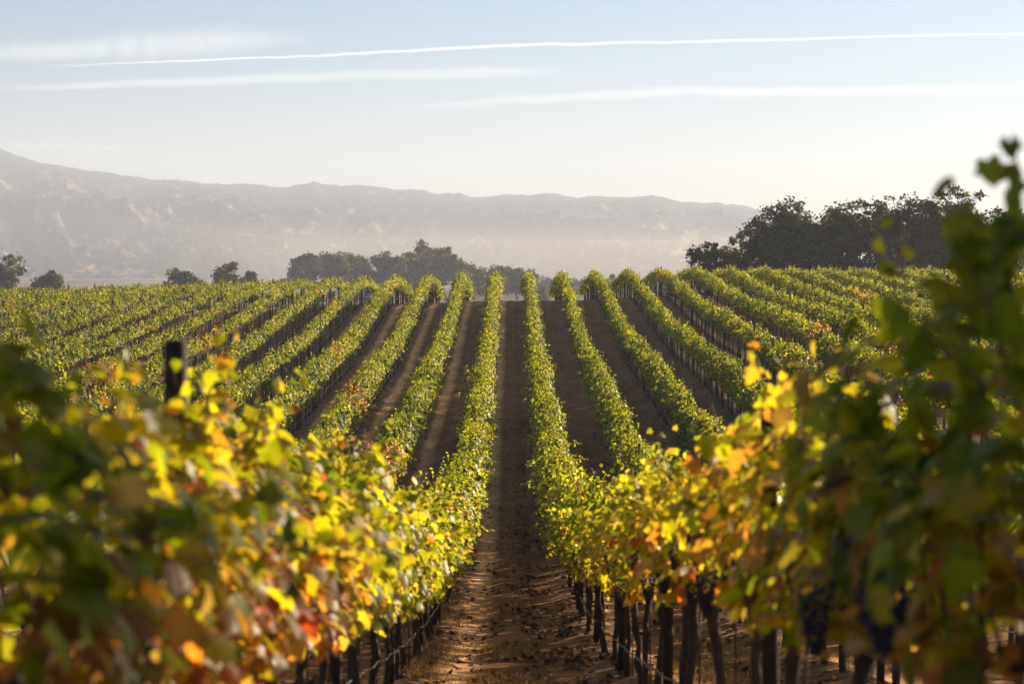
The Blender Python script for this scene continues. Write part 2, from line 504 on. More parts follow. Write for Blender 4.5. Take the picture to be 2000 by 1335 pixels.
def canopy(b, r, n, templ, tf, size, mixes, half=.95, z0=.88, z1=1.95, width=.40, lean=0., slope=0., shoots=5, low=None, lift=0., shoot_rad=0.0, shoot_mat=1):
    """the leaf wall of one vine along +Y; mixes=(upper, lower) colour odds"""
    ns = int(n * (.86 if shoots < 7 else .76))
    y = r.uniform(-half, half, ns)
    hole = vnoise(y * 2.6 + r.uniform(0, 50), r.uniform(0, 3, ns) * .3, 5); y = np.where(hole < .36, y + r.normal(0, .25, ns), y).clip(-half, half)
    t = r.beta(1.25, 1.15, ns)
    bump = .12 * np.sin(y * 3.1 + r.uniform(0, 6)) + .12 * np.sin(y * 7.3 + r.uniform(0, 6))
    top = z1 + bump
    z = z0 + t * (top - z0) + r.normal(0, .035, ns)
    prof = width * (.62 + .55 * np.sin(np.pi * np.clip(t * .9 + .08, 0, 1))) * (1 + .30 * np.sin(y * 4.3 + t * 5 + r.uniform(0, 6)))
    s = np.where(r.random(ns) < .5, -1, 1) * r.random(ns) ** .42
    x = s * prof
    nrm = np.stack([s * .95, r.normal(0, .35, ns), .30 + .75 * t ** 2], 1) + r.normal(0, .38, (ns, 3))
    pos = [np.stack([x, y, z], 1)]; nn = [nrm]; sz = [size * r.uniform(.65, 1.25, ns)]; tt = [t]
    left = n - ns; per = max(4, left // max(1, shoots))
    for k in range(shoots):
        y0 = r.uniform(-half * .9, half * .9); L = r.uniform(.2, .6)
        side = r.random() < .38
        base = np.array([r.uniform(-.5, .5) * width, y0, z1 - .1 + r.normal(0, .04)])
        d = np.array([r.normal(0, .28), r.normal(0, .3), 1.0])
        if side:
            sg = r.choice([-1, 1]); base = np.array([sg * width * .8, y0, z1 - .1 - abs(r.normal(0, .15))]); d = np.array([sg * .9, r.normal(0, .4), r.normal(.1, .3)])
        d /= np.linalg.norm(d)
        q = np.linspace(0, 1, per)
        P = base + q[:, None] * L * d + np.array([0, 0, -.22]) * (q ** 2 * L)[:, None] * (1.4 if side else .4)
        if shoot_rad: b.tube(P[::max(1, per // 5)] if per > 6 else P, np.linspace(shoot_rad, shoot_rad * .4, len(P[::max(1, per // 5)] if per > 6 else P)), 4, (.2, .12, .05), shoot_mat)
        pos.append(P + r.normal(0, .035, P.shape)); nn.append(np.tile([0, 0, .45], (per, 1)) + r.normal(0, .7, (per, 3)))
        sz.append(size * np.linspace(1, .45, per) * r.uniform(.8, 1.15, per)); tt.append(np.full(per, 1.))
    pos = np.concatenate(pos); nn = np.concatenate(nn); sz = np.concatenate(sz); tt = np.concatenate(tt)
    pos[:, 0] += lean * (pos[:, 2] - z0)
    pos[:, 2] += slope * pos[:, 1] + lift
    w = smooth(.30, .70, tt)[:, None]
    patch = .35 * (vnoise(pos[:, 1] * 2.2 + 31, pos[:, 2] * 2.2 + r.uniform(0, 99), 3)[:, None] - .5)
    w = np.clip(w + patch * 1.6, 0, 1)
    pr = np.asarray(mixes[0])[None] * w + np.asarray(mixes[1])[None] * (1 - w)
    leaves(b, pos, nn, sz, leaf_colours(len(pos), pr, r), templ, tf, r)


def trunk_mesh(b, r, slope=0., rad=.042, sides=7, arms=True, knob=True):
    n = 8
    z = np.linspace(-.08, .94, n)
    wx = np.cumsum(r.normal(0, .018, n)); wy = np.cumsum(r.normal(0, .028, n))
    rr = rad * (1 + .18 * r.normal(size=n)).clip(.75, 1.4); rr[0] *= 1.35; rr[-1] *= 1.3
    P = np.stack([wx - wx[1], wy - wy[1], z], 1)
    b.tube(P, rr, sides)
    if arms:
        e = P[-1]
        for sg in (-1, 1):
            q = np.linspace(0, 1, 6)
            Y = e[1] + sg * q * .76
            A = np.stack([e[0] + np.cumsum(r.normal(0, .008, 6)), Y, e[2] - .02 + .10 * np.sin(q * 1.9) + slope * (Y - e[1]) + r.normal(0, .008, 6)], 1)
            b.tube(A, rad * np.linspace(.8, .45, 6), max(4, sides - 2))
            for k in range(1, 6, 1):
                c = A[k]; tip = c + np.array([r.normal(0, .03), r.normal(0, .04), r.uniform(.12, .3)])
                b.tube(np.stack([c, (c + tip) / 2 + r.normal(0, .01, 3), tip]), [rad * .35, rad * .22, rad * .15], 4)


_ico = None


def ico():
    global _ico
    if _ico is None:
        p = (1 + 5 ** .5) / 2
        v = np.array([(-1, p, 0), (1, p, 0), (-1, -p, 0), (1, -p, 0), (0, -1, p), (0, 1, p), (0, -1, -p), (0, 1, -p), (p, 0, -1), (p, 0, 1), (-p, 0, -1), (-p, 0, 1)], float)
        v /= np.linalg.norm(v[0])
        f = [(0, 11, 5), (0, 5, 1), (0, 1, 7), (0, 7, 10), (0, 10, 11), (1, 5, 9), (5, 11, 4), (11, 10, 2), (10, 7, 6), (7, 1, 8), (3, 9, 4), (3, 4, 2), (3, 2, 6), (3, 6, 8), (3, 8, 9), (4, 9, 5), (2, 4, 11), (6, 2, 10), (8, 6, 7), (9, 8, 1)]
        v = list(map(tuple, v)); cache = {}; nf = []

        def mid(a, c):
            k = (min(a, c), max(a, c))
            if k not in cache:
                m = np.array(v[a]) + np.array(v[c]); m /= np.linalg.norm(m); v.append(tuple(m)); cache[k] = len(v) - 1
            return cache[k]
        for a, c, d in f:
            x, y, z = mid(a, c), mid(c, d), mid(d, a)
            nf += [(a, x, z), (c, y, x), (d, z, y), (x, y, z)]
        _ico = (np.array(v), np.array(nf))
    return _ico


def grape_mesh(r, L=.17):
    b = MB(); v, f = ico()
    n = 46
    for k in range(n):
        t = (k + .5) / n
        rad = .045 * (1 - t) ** .6 + .004; a = k * 2.399
        c = np.array([rad * math.cos(a), rad * math.sin(a), -t * L])
        b.add(v * r.uniform(.0095, .0125) + c, f)
    b.tube([(0, 0, .06), (0, 0, 0), (0, 0, -L * .7)], [.003, .003, .002], 4)
    return b.mesh("grape_bunch", M_GRAPE)


# ------------------------------------------------------------------ the vineyard
ORD = ["", "first", "second", "third", "fourth", "fifth", "sixth", "seventh", "eighth", "ninth", "tenth", "eleventh", "twelfth", "thirteenth", "fourteenth", "fifteenth", "sixteenth", "seventeenth",
       "eighteenth", "nineteenth", "twentieth"]


def slope_at(x, y):
    return (float(ground_z(x, y + 1)) - float(ground_z(x, y - 1))) / 2


_occ_x = np.array([0, 130, 260, 345, 450, 560, 680, 830, 930, 1060, 1140, 1200, 1320, 1400, 1515, 1620, 1830, 1850, 2000])
_occ_y = np.array([700, 700, 790, 770, 840, 900, 950, 1010, 1400, 1400, 975, 930, 905, 850, 750, 710, 650, 420, 400])


def project(x, y, z):
    return 1000 + F * x / y, YH - F * z / y


STEP = 1.55
POST_EVERY = 4
NROW = 17
row_x = [(k - .5) * ROW * s for k in range(1, NROW + 1) for s in (-1, 1)]
FIRST_POST = {1.2: 9.06, -1.2: 7.12}

vines, posts = [], []          # (x, y, row number, side, index along the row)
for k in range(1, NROW + 1):
    for s in (-1, 1):
        x = (k - .5) * ROW * s
        ph = FIRST_POST.get(round(x, 1), 7.0 + (k * 2.37 + (s > 0) * 1.3) % 6.2)
        y = ph - STEP * .5 - STEP * 8
        i = 0
        ymin = max(4.35, (abs(x) - .9) * F / 1000 - 1.5)
        while y < ROWS_END:
            if y > ymin: vines.append((x + random.gauss(0, .03), y + random.gauss(0, .07), k, s))
            if (i - 9) % POST_EVERY == 0:
                py = y - STEP * .5
                if py > max(5.5, ymin): posts.append((x + random.gauss(0, .02), py, k, s))
            y += STEP; i += 1


def visible(x, y, h):
    px, py = project(x, y, float(ground_z(x, y)) + h)
    return py < float(np.interp(px, _occ_x, _occ_y)) + 15


front, hill, hidden = [], [], []
for v in vines:
    x, y, k, s = v
    if k == 1 and y < 78: front.append(v)
    elif k == 2 and s > 0 and 14.5 < y < 27: front.append(v)
    elif visible(x, y, 1.9): hill.append(v)
    elif y > 13: hidden.append(v)
hill.sort(key=lambda v: v[1])
n_ind = 300 - len(front)
single = front + hill[:n_ind]
mass = hill[n_ind:] + hidden


def near_mix(s, y):
    """upper and lower colour odds of the closest vines, as they turn, with shade and backlight put into the colour"""
    if s < 0:
        if y < 6.2: return ([.40, .20, .22, .03, .01, .01, .09, .04], [.18, .12, .12, .03, .09, .07, .28, .11])  # duller, darker leaves: the shade on these vines is mixed into their colour
        if y < 10.6: return ([.22, .04, .38, .15, .07, .02, .06, .06], [.04, .01, .06, .05, .27, .14, .26, .17])
        if y < 12: return ([.26, .04, .46, .16, .02, .01, .02, .03], [.24, .04, .38, .13, .07, .04, .05, .05])
        return ([.32, .06, .44, .12, .02, .01, .01, .02], [.28, .08, .40, .12, .04, .02, .03, .03])
    if y < 6.2: return ([.42, .18, .26, .04, .01, .01, .05, .03], [.16, .10, .14, .05, .10, .07, .25, .13])  # muted browns and greens, toned for shade as on the left
    if y < 8: return ([.34, .12, .32, .10, .02, .01, .05, .04], [.20, .10, .20, .12, .09, .05, .15, .09])
    if y < 13.5: return ([.18, .03, .38, .28, .05, .03, .02, .03], [.12, .04, .26, .20, .14, .07, .10, .07])  # extra yellow here and in the next step imitates sun through the leaves
    if y < 24: return ([.26, .04, .44, .19, .02, .01, .02, .02], [.20, .04, .30, .18, .11, .05, .07, .05])
    return ([.30, .08, .38, .16, .02, .01, .02, .03], [.30, .10, .32, .16, .04, .02, .04, .02])


GRAPES = [grape_mesh(np.random.default_rng(90 + k), .15 + .03 * k) for k in range(3)]
POST_MESHES = []
for k in range(3):
    b = MB(); r = np.random.default_rng(200 + k)
    b.tube([(0, 0, -.3), (.006, 0, .6), (.008, .004, 1.4), (.01, .006, 1.97), (.01, .006, 1.985)], [.042, .041, .040, .039, .036], 10)
    POST_MESHES.append(b.mesh("trellis_post", M_POST))

TRUNKS = []
for k in range(6):
    b = MB(); trunk_mesh(b, np.random.default_rng(300 + k), 0, .040, 6); TRUNKS.append(b.mesh("trunk", M_TRUNK))
STAKE = MB(); STAKE.tube([(.05, .03, -.1), (.05, .03, 1.35)], .007, 5); STAKE = STAKE.mesh("stake", M_STAKE)
TIE = MB(); _a = np.linspace(0, 2 * np.pi, 9)
TIE.tube(np.stack([.055 * np.cos(_a), .05 * np.sin(_a), .01 * np.sin(2 * _a)], 1), .009, 5); TIE.tube([(.05, 0, 0), (.075, .02, -.03), (.08, .03, -.075)], .008, 5)
TIE = TIE.mesh("tie", M_TIE)

MID = {"lime": [], "green": [], "turn": [], "red": []}
for kind, cnt, mx in (("lime", 4, MIX_LIME), ("green", 5, MIX_GREEN), ("turn", 3, MIX_TURN), ("red", 2, MIX_RED)):
    for k in range(cnt):
        r = np.random.default_rng(400 + 10 * len(MID[kind]) + len(kind) * 77)
        b = MB(); canopy(b, r, 800, SIX, SIX_F, .108, (mx, mx if kind != "green" else MIX_GREEN), shoots=10, width=.35, z0=.95, z1=1.80)
        MID[kind].append(b.mesh("foliage", M_VINE))

# patches of vines turning red, measured on the photograph: (row, side, y from, y to)
RED_PATCH = [(2, -1, 52, 60), (5, -1, 66, 74), (3, -1, 72, 76), (7, -1, 100, 106), (9, 1, 112, 120), (7, 1, 76, 82), (6, 1, 84, 88), (5, 1, 138, 142), (8, -1, 84, 90), (4, -1, 92, 95)]


def vine_kind(k, s, y):
    for kk, ss, a, c in RED_PATCH:
        if kk == k and ss == s and a <= y <= c: return "red" if random.random() < .6 else "turn"
    u = random.random()
    if u < .015: return "turn"
    return "lime" if u < (.55 if y < 75 else .42) else "green"


SIDE = {-1: "left", 1: "right"}
LOOK = {"lime": "yellow green", "green": "deep green", "turn": "yellowing", "red": "reddening"}
counts = {}
for (x, y, k, s) in single:
    near = (k == 1 and y < 24)
    z = gz(x, y); sl = slope_at(x, y)
    root = link("grapevine", None, None, (x, y, z))
    key = (k, s); counts[key] = counts.get(key, 0) + 1; i = counts[key]
    rs = np.random.default_rng(int(abs(x) * 1000 + y * 100))
    if near:
        up, lo = near_mix(s, y)
        b = MB()
        kw = dict(z1=1.60 + rs.normal(0, .04), shoots=8)
        if s > 0 and y < 5.4: kw.update(z1=1.76, shoots=8)
        elif s > 0 and y < 8.2: kw.update(z1=1.50, shoots=6)
        elif s < 0 and y < 6.8: kw.update(z1=1.56, shoots=7)
        elif s > 0 and 8.2 < y < 10.0: kw.update(z1=1.72, shoots=12)
        elif y > 14: kw.update(z1=1.74, shoots=8)
        n = 660 if y < 8 or s < 0 else 520
        canopy(b, rs, n, LOBED, LOBED_F, .108, (up, lo), half=.92, z0=(.95 if y < 14 else .88) if s > 0 else .70, width=.30 if s > 0 else .34, slope=sl, shoot_rad=.0045, **kw)
        link("foliage", b.mesh("foliage", [M_VINE, M_SHOOT]), root)
        b = MB(); trunk_mesh(b, rs, sl, .031, 9)
        link("trunk", b.mesh("trunk", M_TRUNK), root)
        if s > 0 or y < 12:
            for q in range(4 if s > 0 else 2):
                link("grape_bunch", GRAPES[rs.integers(3)], root, (-s * rs.uniform(.12, .36), rs.uniform(-.7, .7), rs.uniform(1.02, 1.34)))
        if s > 0:
            o = link("tie", TIE, root, (0, 0, .90)); o.rotation_euler = (0, 0, rs.uniform(0, 6))
            if y < 9: o = link("tie", TIE, root, (0, .03, .30)); o.rotation_euler = (0, 0, rs.uniform(0, 6))
        link("stake", STAKE, root)
    else:
        kind = vine_kind(k, s, y) if k > 1 else ("lime" if random.random() < .8 else ("turn" if y < 45 else "green"))
        if k == 1 and y < 34 and random.random() < .3: kind = "turn"
        fo = link("foliage", random.choice(MID[kind]), root)
        fo.rotation_euler = (math.atan(sl), 0, 0)
        if random.random() < .5: fo.rotation_euler = (math.atan(-sl), 0, math.pi)
        zs = random.uniform(.88, 1.09) if random.random() > .04 else .76; fo.scale = (random.uniform(.85, 1.2), random.uniform(1, 1.05), zs)
        link("trunk", random.choice(TRUNKS), root)
    root["_k"] = k
    root["category"] = "grapevine"
    if k == 1 and i <= 20:
        lk = None
        if s < 0: lk = "shaded green" if y < 6.2 else "orange leaved" if y < 10.6 else "lime yellow"
        else: lk = "shaded brown" if y < 6.2 else "half shaded" if y < 8 else "golden yellow" if y < 13.5 else "yellow green"
        root["label"] = f"{lk} grapevine, {ORD[i]} from the camera in the row {SIDE[s]} of the alley"
        root["group"] = f"grapevines of the front row {SIDE[s]} of the alley"
    elif k == 1:
        st = "on the valley floor" if y < 62 else "starting up the far slope"
        root["label"] = f"grapevine {st} in the row bordering the dirt alley on its {SIDE[s]}"
        root["group"] = f"grapevines {st} in the row {SIDE[s]} of the alley"
    elif k == 2 and y < 27:
        root["label"] = "grapevine of the second row whose trunk shows beneath the right front row"
        root["group"] = "grapevines seen under the right front row"
    else:
        root["label"] = f"grapevine low on the far slope in the {ORD[k]} row {SIDE[s]} of the dirt alley"
        root["group"] = f"low slope grapevines in row {k} {SIDE[s]} of the alley"
    del root["_k"]

def wild_shoot(root, pts, lsz, probs, seed):
    """a long shoot that stands clear of its vine's leaf wall; pts in world space"""
    r = np.random.default_rng(seed); b = MB()
    P = np.array([tuple(p) for p in pts], float) - np.array(root.location)
    t = np.linspace(0, 1, 16); Q = np.stack([np.interp(t, np.linspace(0, 1, len(P)), P[:, k]) for k in range(3)], 1)
    b.tube(Q, np.linspace(.007, .003, 16), 5, (.2, .12, .05), 1)
    n = len(lsz); tq = np.linspace(.08, 1, n)
    pos = np.stack([np.interp(tq, t, Q[:, k]) for k in range(3)], 1) + r.normal(0, .028, (n, 3))
    nr = np.tile([-.3, -.6, .3], (n, 1)) + r.normal(0, .6, (n, 3))
    leaves(b, pos, nr, np.array(lsz), leaf_colours(n, probs, r), LOBED, LOBED_F, r)
    link("shoot", b.mesh("shoot", [M_VINE, M_SHOOT]), root)


def nearest(s, y):
    c = [o for o in COL.objects if o.name.startswith("grapevine") and abs(o.location.x - 1.2 * s) < .3]
    return min(c, key=lambda o: abs(o.location.y - y))


_gr = [.6, .3, .08, .01, .005, .0, .005, .0]; _gd = [.2, .0, .3, .4, .05, .02, .0, .03]
wild_shoot(nearest(1, 4.7), [pix(1985, 620, 4.75), pix(1960, 480, 4.72), pix(1990, 380, 4.7), pix(1975, 262, 4.68)], [.11, .12, .11, .12, .10, .11, .12, .09, .075, .06, .05], _gr, 1)
wild_shoot(nearest(1, 4.7), [pix(1950, 650, 4.5), pix(1900, 520, 4.45), pix(1890, 450, 4.4), pix(1862, 410, 4.4)], [.12, .13, .12, .13, .13, .12, .11, .10, .07], _gr, 2)
wild_shoot(nearest(1, 4.7), [pix(1960, 700, 4.6), pix(1930, 560, 4.6), pix(1950, 470, 4.6), pix(1985, 420, 4.6)], [.12, .13, .12, .12, .12, .12, .11, .10, .08], _gr, 3)
wild_shoot(nearest(1, 4.7), [pix(1930, 760, 4.4), pix(1850, 690, 4.35), pix(1790, 640, 4.3), pix(1755, 600, 4.3)], [.10, .11, .09, .10, .10, .09, .08, .07], _gr, 4)
wild_shoot(nearest(1, 9.1), [pix(1530, 860, 9.0), pix(1500, 780, 8.95), pix(1482, 720, 8.9), pix(1468, 668, 8.9)], [.11, .11, .10, .11, .10, .09, .08, .06], _gd, 5)
wild_shoot(nearest(1, 9.1), [pix(1600, 850, 8.4), pix(1590, 760, 8.4), pix(1570, 705, 8.4)], [.12, .12, .11, .12, .10, .08], _gd, 6)
wild_shoot(nearest(-1, 7.9), [pix(410, 860, 7.9), pix(405, 780, 7.85), pix(390, 735, 7.8), pix(415, 700, 7.8)], [.12, .11, .12, .11, .10, .10, .08, .06], _gd, 7)
wild_shoot(nearest(-1, 8.6), [pix(480, 900, 8.6), pix(500, 830, 8.6), pix(520, 790, 8.6)], [.11, .11, .10, .10, .08], _gd, 8)
wild_shoot(nearest(1, 33), [pix(1235, 900, 41), pix(1262, 850, 41), pix(1245, 820, 41)], [.11, .11, .1, .1, .1, .09, .09, .08], [.4, .1, .4, .1, 0, 0, 0, 0], 9) if False else None

# the many vines higher on the far slope, one leafy mass
b = MB()
r = np.random.default_rng(55)
for (x, y, k, s) in mass:
    z = gz(x, y); sl = slope_at(x, y)
    vk = vine_kind(k, s, y)
    mx = {"lime": MIX_LIME, "green": MIX_GREEN, "turn": MIX_TURN, "red": MIX_RED}[vk]
    bb = MB()
    vis = visible(x, y, 2.0)
    thin = x < -9 and y > 80
    canopy(bb, r, (420 if thin else 520) if vis else 150, SIX, SIX_F, .115 if vis else .2, (mx, mx), half=.9, z0=1.34 if thin else 1.10, z1=1.71 + r.normal(0, .07), width=.22 if thin else .29 * r.uniform(.85, 1.2), slope=sl, shoots=9)
    off = np.array([x, y, z])
    b.v.append(bb.v[0] + off); b.c.append(bb.c[0]); b.f.append((bb.f[0][0] + b.n, 0)); b.n += len(bb.v[0])
    P = [(x, y, z - .05), (x + r.normal(0, .015), y + r.normal(0, .02), z + .45), (x + r.normal(0, .02), y + r.normal(0, .03), z + 1.0)]
    b.tube(P, [.042, .036, .034], 5, None, 1)
o = link("vines", b.mesh("vines", [M_VINE, M_TRUNK]))
tag(o, "rows of leafy green grapevines climbing the far slope to the crest", "vines", kind="stuff")

# posts
posts.sort(key=lambda p: (p[1] if visible(p[0], p[1], 2.1) or p[2] == 1 or (p[2] == 2 and p[3] > 0 and p[1] < 28) else 999))
pc = {}
pm = MB(); r = np.random.default_rng(77)
for n, (x, y, k, s) in enumerate(posts):
    if n < 290:
        z = gz(x, y)
        o = link("trellis_post", random.choice(POST_MESHES), None, (x, y, z))
        o.rotation_euler = (random.gauss(0, .012), random.gauss(0, .015), random.uniform(0, 6))
        if s < 0 and y < 8: o.location.x = -1.2; o.rotation_euler = (0, -.008, 0); o.scale = (1.05, 1.05, 1.0)
        elif k == 1: o.scale = (1, 1, .93 if s > 0 else .84)
        pc[(k, s)] = pc.get((k, s), 0) + 1; i = pc[(k, s)]
        if k == 1 and i <= 8:
            lab = f"dark brown trellis post, {ORD[i]} from the camera in the front row {SIDE[s]} of the alley"
            if i == 1: lab = "blurred dark post rising above the orange leaves at left" if s < 0 else "thick blurred dark post among yellow vines on the right"
        else:
            part = "lower" if y < 95 else "upper"
            lab = f"thin dark trellis post, {part} stretch of the {ORD[k]} vine row {SIDE[s]} of the alley" if k > 1 else f"thin dark trellis post far along the front row {SIDE[s]} of the alley"
        tag(o, lab, "trellis post", f"trellis posts of vine row {k} {SIDE[s]} of the alley")
    else:
        z = gz(x, y); pm.tube([(x, y, z - .2), (x, y, z + 2.1)], .05, 6)
if pm.n:
    tag(link("trellis_posts", pm.mesh("trellis_posts", M_POST)), "thin dark trellis posts along the farthest vine rows", "trellis posts", kind="stuff")

# drip hoses, one along each row, hung about knee height
for k in range(1, NROW + 1):
    for s in (-1, 1):
        x = (k - .5) * ROW * s
        y0 = max(4.0, (abs(x) - .5) * F / 1000)
        if y0 > 150: continue
        ys = np.arange(y0, ROWS_END, .52 if k < 3 else 1.55)
        sag = .03 * np.abs(np.sin(ys * np.pi / STEP)) if k < 3 else 0
        hh = .42 - sag
        xs = x + .06 * (-1 if s > 0 else 1) + (fbm(ys / 2, ys * 0, 13 + k, 2) - .5) * .06
        P = np.stack([xs, ys, ground_z(xs, ys) + hh], 1)
        b = MB(); b.tube(P, .010 if k > 1 else .009, 5)
        o = link("drip_hose", b.mesh("drip_hose", M_HOSE if k > 1 else M_HOSE_DARK))
        tag(o, f"{'pale' if k > 1 else 'dark'} drip hose strung low along the {ORD[k]} vine row {SIDE[s]} of the dirt alley", "drip hose", "drip hoses of the vine rows")

for s in (-1, 1):
    for h, wl in ((1.0, "lower"), (1.45, "upper")):
        ys = np.arange(4.4, 90, 1.55); x = 1.2 * s
        b = MB(); b.tube(np.stack([np.full(len(ys), x - .04 * s), ys, ground_z(x, ys) + h + .012 * np.sin(ys * 2)], 1), .0028, 4)
        tag(link("trellis_wire", b.mesh("trellis_wire", M_STEEL)), f"thin {wl} trellis wire strung through the front vine row {SIDE[s]} of the alley", "wire", "trellis wires of the front rows")

# ------------------------------------------------------------------ ground litter
b = MB(); r = np.random.default_rng(31)
n = 5200
yy = 12 + 70 * r.random(n) ** 1.4
al = r.choice([0, 0, 0, 0, 1, -1, 1], n) * ROW
xx = al + np.where(r.random(n) < .62, r.normal(.55, .28, n), r.uniform(-1.1, 1.1, n))
keep = vnoise(xx * 1.3, yy * .9, 4) > .42
xx, yy = xx[keep], yy[keep]
zz = ground_z(xx, yy) + rowed(xx, yy) + .03
pal = np.array([[.09, .05, .03], [.13, .07, .04], [.20, .12, .07], [.10, .035, .025], [.28, .19, .11]])
leaves(b, np.stack([xx, yy, zz], 1), np.stack([r.normal(0, .5, len(xx)), r.normal(0, .5, len(xx)), np.ones(len(xx))], 1), r.uniform(.05, .12, len(xx)), pal[r.integers(0, 5, len(xx))], SIX, SIX_F, r, 0)
tag(link("fallen_leaves", b.mesh("fallen_leaves", M_DRY)), "brown fallen vine leaves scattered over the dirt alley", "leaves", kind="stuff")

b = MB(); n = 17000
u = r.random(n)
yy = np.where(u < .5, 15 + 22 * r.random(n) ** 1.3, 11 + 18 * r.random(n))
xx = np.where(u < .32, r.normal(0, .30, n), np.where(u < .5, r.normal(-.95, .16, n), r.uniform(1.35, 4.6, n)))
keep = vnoise(xx * 1.1 + 7, yy * .7, 14) > np.where(u < .5, .38, .45)
xx, yy = xx[keep], yy[keep]; n = len(xx)
h = r.uniform(.04, .13, n); a = r.uniform(0, 2 * np.pi, n)
zz = ground_z(xx, yy) + rowed(xx, yy) - .01
base = np.stack([xx, yy, zz], 1); w = np.stack([np.cos(a), np.sin(a), 0 * a], 1) * .006
tip = base + np.stack([r.normal(0, .5, n) * h, r.normal(0, .5, n) * h, h], 1)
V = np.stack([base - w, base + w, tip], 1).reshape(-1, 3)
c = np.array([.40, .28, .12]) * r.uniform(.6, 1.2, (n, 1))
b.add(V, np.arange(n * 3).reshape(-1, 3), np.repeat(c, 3, 0))
tag(link("dry_grass", b.mesh("dry_grass", M_DRY)), "short dry golden grass along the alley and under the vines", "grass", kind="stuff")

b = MB(); v, f = ico(); n = 2200
yy = 12 + 60 * r.random(n) ** 1.3; xx = r.choice([0, 0, 0, 1, 1, -1], n) * ROW + np.where(r.random(n) < .6, r.normal(.7, .25, n), r.uniform(-1.2, 1.2, n))
for x, y in zip(xx, yy):
    sc = r.uniform(.012, .045) * np.array([1, 1, .6])
    b.add(v * sc * r.uniform(.8, 1.2, v.shape) + np.array([x, y, float(ground_z(x, y) + rowed(x, y))]), f, np.array([.12, .085, .06]) * r.uniform(.6, 1.5))
M_CLOD = simple_material("soil_clod", (.09, .06, .042), (.17, .12, .085), .95, 5, .05)
tag(link("gravel", b.mesh("gravel", M_CLOD)), "small brown soil clods and stones littering the alley", "clods", kind="stuff")


# ------------------------------------------------------------------ trees
def tree(seed, loc, h, w, label, nleaf=6000, leaf=.30, lobes=7, trunk_h=.28, col=((.035, .045, .018), (.09, .095, .03)), clump=.85, sparse=False, shape='oak', name="oak_tree", group=None, cat="tree"):
    r = np.random.default_rng(seed)
    root = link(name, None, None, loc)
    L = []
    if shape == 'oak':
        for k in range(lobes):
            a = r.uniform(0, 2 * np.pi); d = r.uniform(.1, .62) * w / 2
            L.append((np.array([d * np.cos(a), d * np.sin(a), h * r.uniform(.48, .80)]), np.array([w * r.uniform(.17, .27), w * r.uniform(.17, .27), h * r.uniform(.13, .20)])))
        L.append((np.array([r.normal(0, .06) * w, 0, h * .82]), np.array([w * .22, w * .22, h * .17])))
        for k in range(4):
            a = r.uniform(0, 2 * np.pi); L.append((np.array([.36 * w * np.cos(a), .36 * w * np.sin(a), h * r.uniform(.25, .42)]), np.array([w * .17, w * .17, h * .15])))
    elif shape == 'bush':
        for k in range(lobes):
            a = r.uniform(0, 2 * np.pi); d = r.uniform(0, .6) * w / 2
            L.append((np.array([d * np.cos(a), d * np.sin(a), h * r.uniform(.15, .72)]), np.array([w * .25, w * .25, h * .26])))
    else:                                             # conifer
        for k in range(8):
            t = k / 7; L.append((np.array([0, 0, h * (.15 + .8 * t)]), np.array([w * .5 * (1.02 - t), w * .5 * (1.02 - t), h * .09])))
    vol = np.array([np.prod(l[1]) ** .75 for l in L]); vol /= vol.sum()
    tips = []
    nt = int(nleaf / 62) if not sparse else int(nleaf / 30)
    which = r.choice(len(L), nt, p=vol)
    d = r.normal(size=(nt, 3)); d /= np.linalg.norm(d, axis=1, keepdims=True)
    rad = r.random(nt) ** .33
    tips = np.array([L[q][0] for q in which]) + d * rad[:, None] * np.array([L[q][1] for q in which])
    per = nleaf // nt
    cr = clump * r.uniform(.6, 1.25, nt)
    P = np.repeat(tips, per, 0) + r.normal(size=(nt * per, 3)) * np.repeat(cr, per)[:, None] * np.array([.5, .5, .36])
    P[:, 2] = np.maximum(P[:, 2], .15)
    cen = np.array([0, 0, h * .5])
    nr = (P - cen) / np.array([w / 2, w / 2, h / 2]) * .7 + r.normal(0, .6, P.shape) + np.array([0, 0, .35])
    tcol = r.random((nt, 1)) ** 1.2
    c = np.asarray(col[0]) * (1 - tcol) + np.asarray(col[1]) * tcol
    c = np.repeat(c, per, 0) * r.uniform(.7, 1.35, (nt * per, 1))
    b = MB(); leaves(b, P, nr, leaf * r.uniform(.6, 1.3, len(P)), c, OAKQ, OAKQ_F, r, .2)
    link("crown", b.mesh("crown", M_OAK), root)
    # trunk and limbs
    b = MB(); tr = h * .030 if shape != 'conifer' else h * .02
    th = h * trunk_h
    if shape == 'conifer':
        b.tube([(0, 0, -1), (0, 0, h * .5), (0, 0, h * .95)], [tr * 1.3, tr, tr * .2], 7)
    else:
        lean = r.normal(0, .04, 2) * h
        fork = np.array([lean[0], lean[1], th])
        b.tube([(0, 0, -1.2), (0, 0, 0), fork * np.array([.5, .5, .5]), fork], [tr * 1.7, tr * 1.35, tr * 1.05, tr], 8)
        mids = []
        for (c0, e) in L:
            m = fork + (c0 - fork) * .5 + r.normal(0, .03, 3) * h + np.array([0, 0, .04 * h])
            b.tube([fork - np.array([0, 0, tr]), m, c0], [tr * .62, tr * .40, tr * .2], 6); mids.append((m, c0))
        sub = r.choice(nt, min(nt, 90 if not sparse else 150), replace=False)
        for q in sub:
            m, c0 = mids[which[q]]; s0 = m + (c0 - m) * r.uniform(.2, 1)
            mm = (s0 + tips[q]) / 2 + r.normal(0, .02, 3) * h
            b.tube([s0, mm, tips[q]], [tr * .17, tr * .10, tr * .04], 4)
    link("trunk", b.mesh("trunk", M_OAKBARK), root)
    tag(root, label, cat, group)
    return root


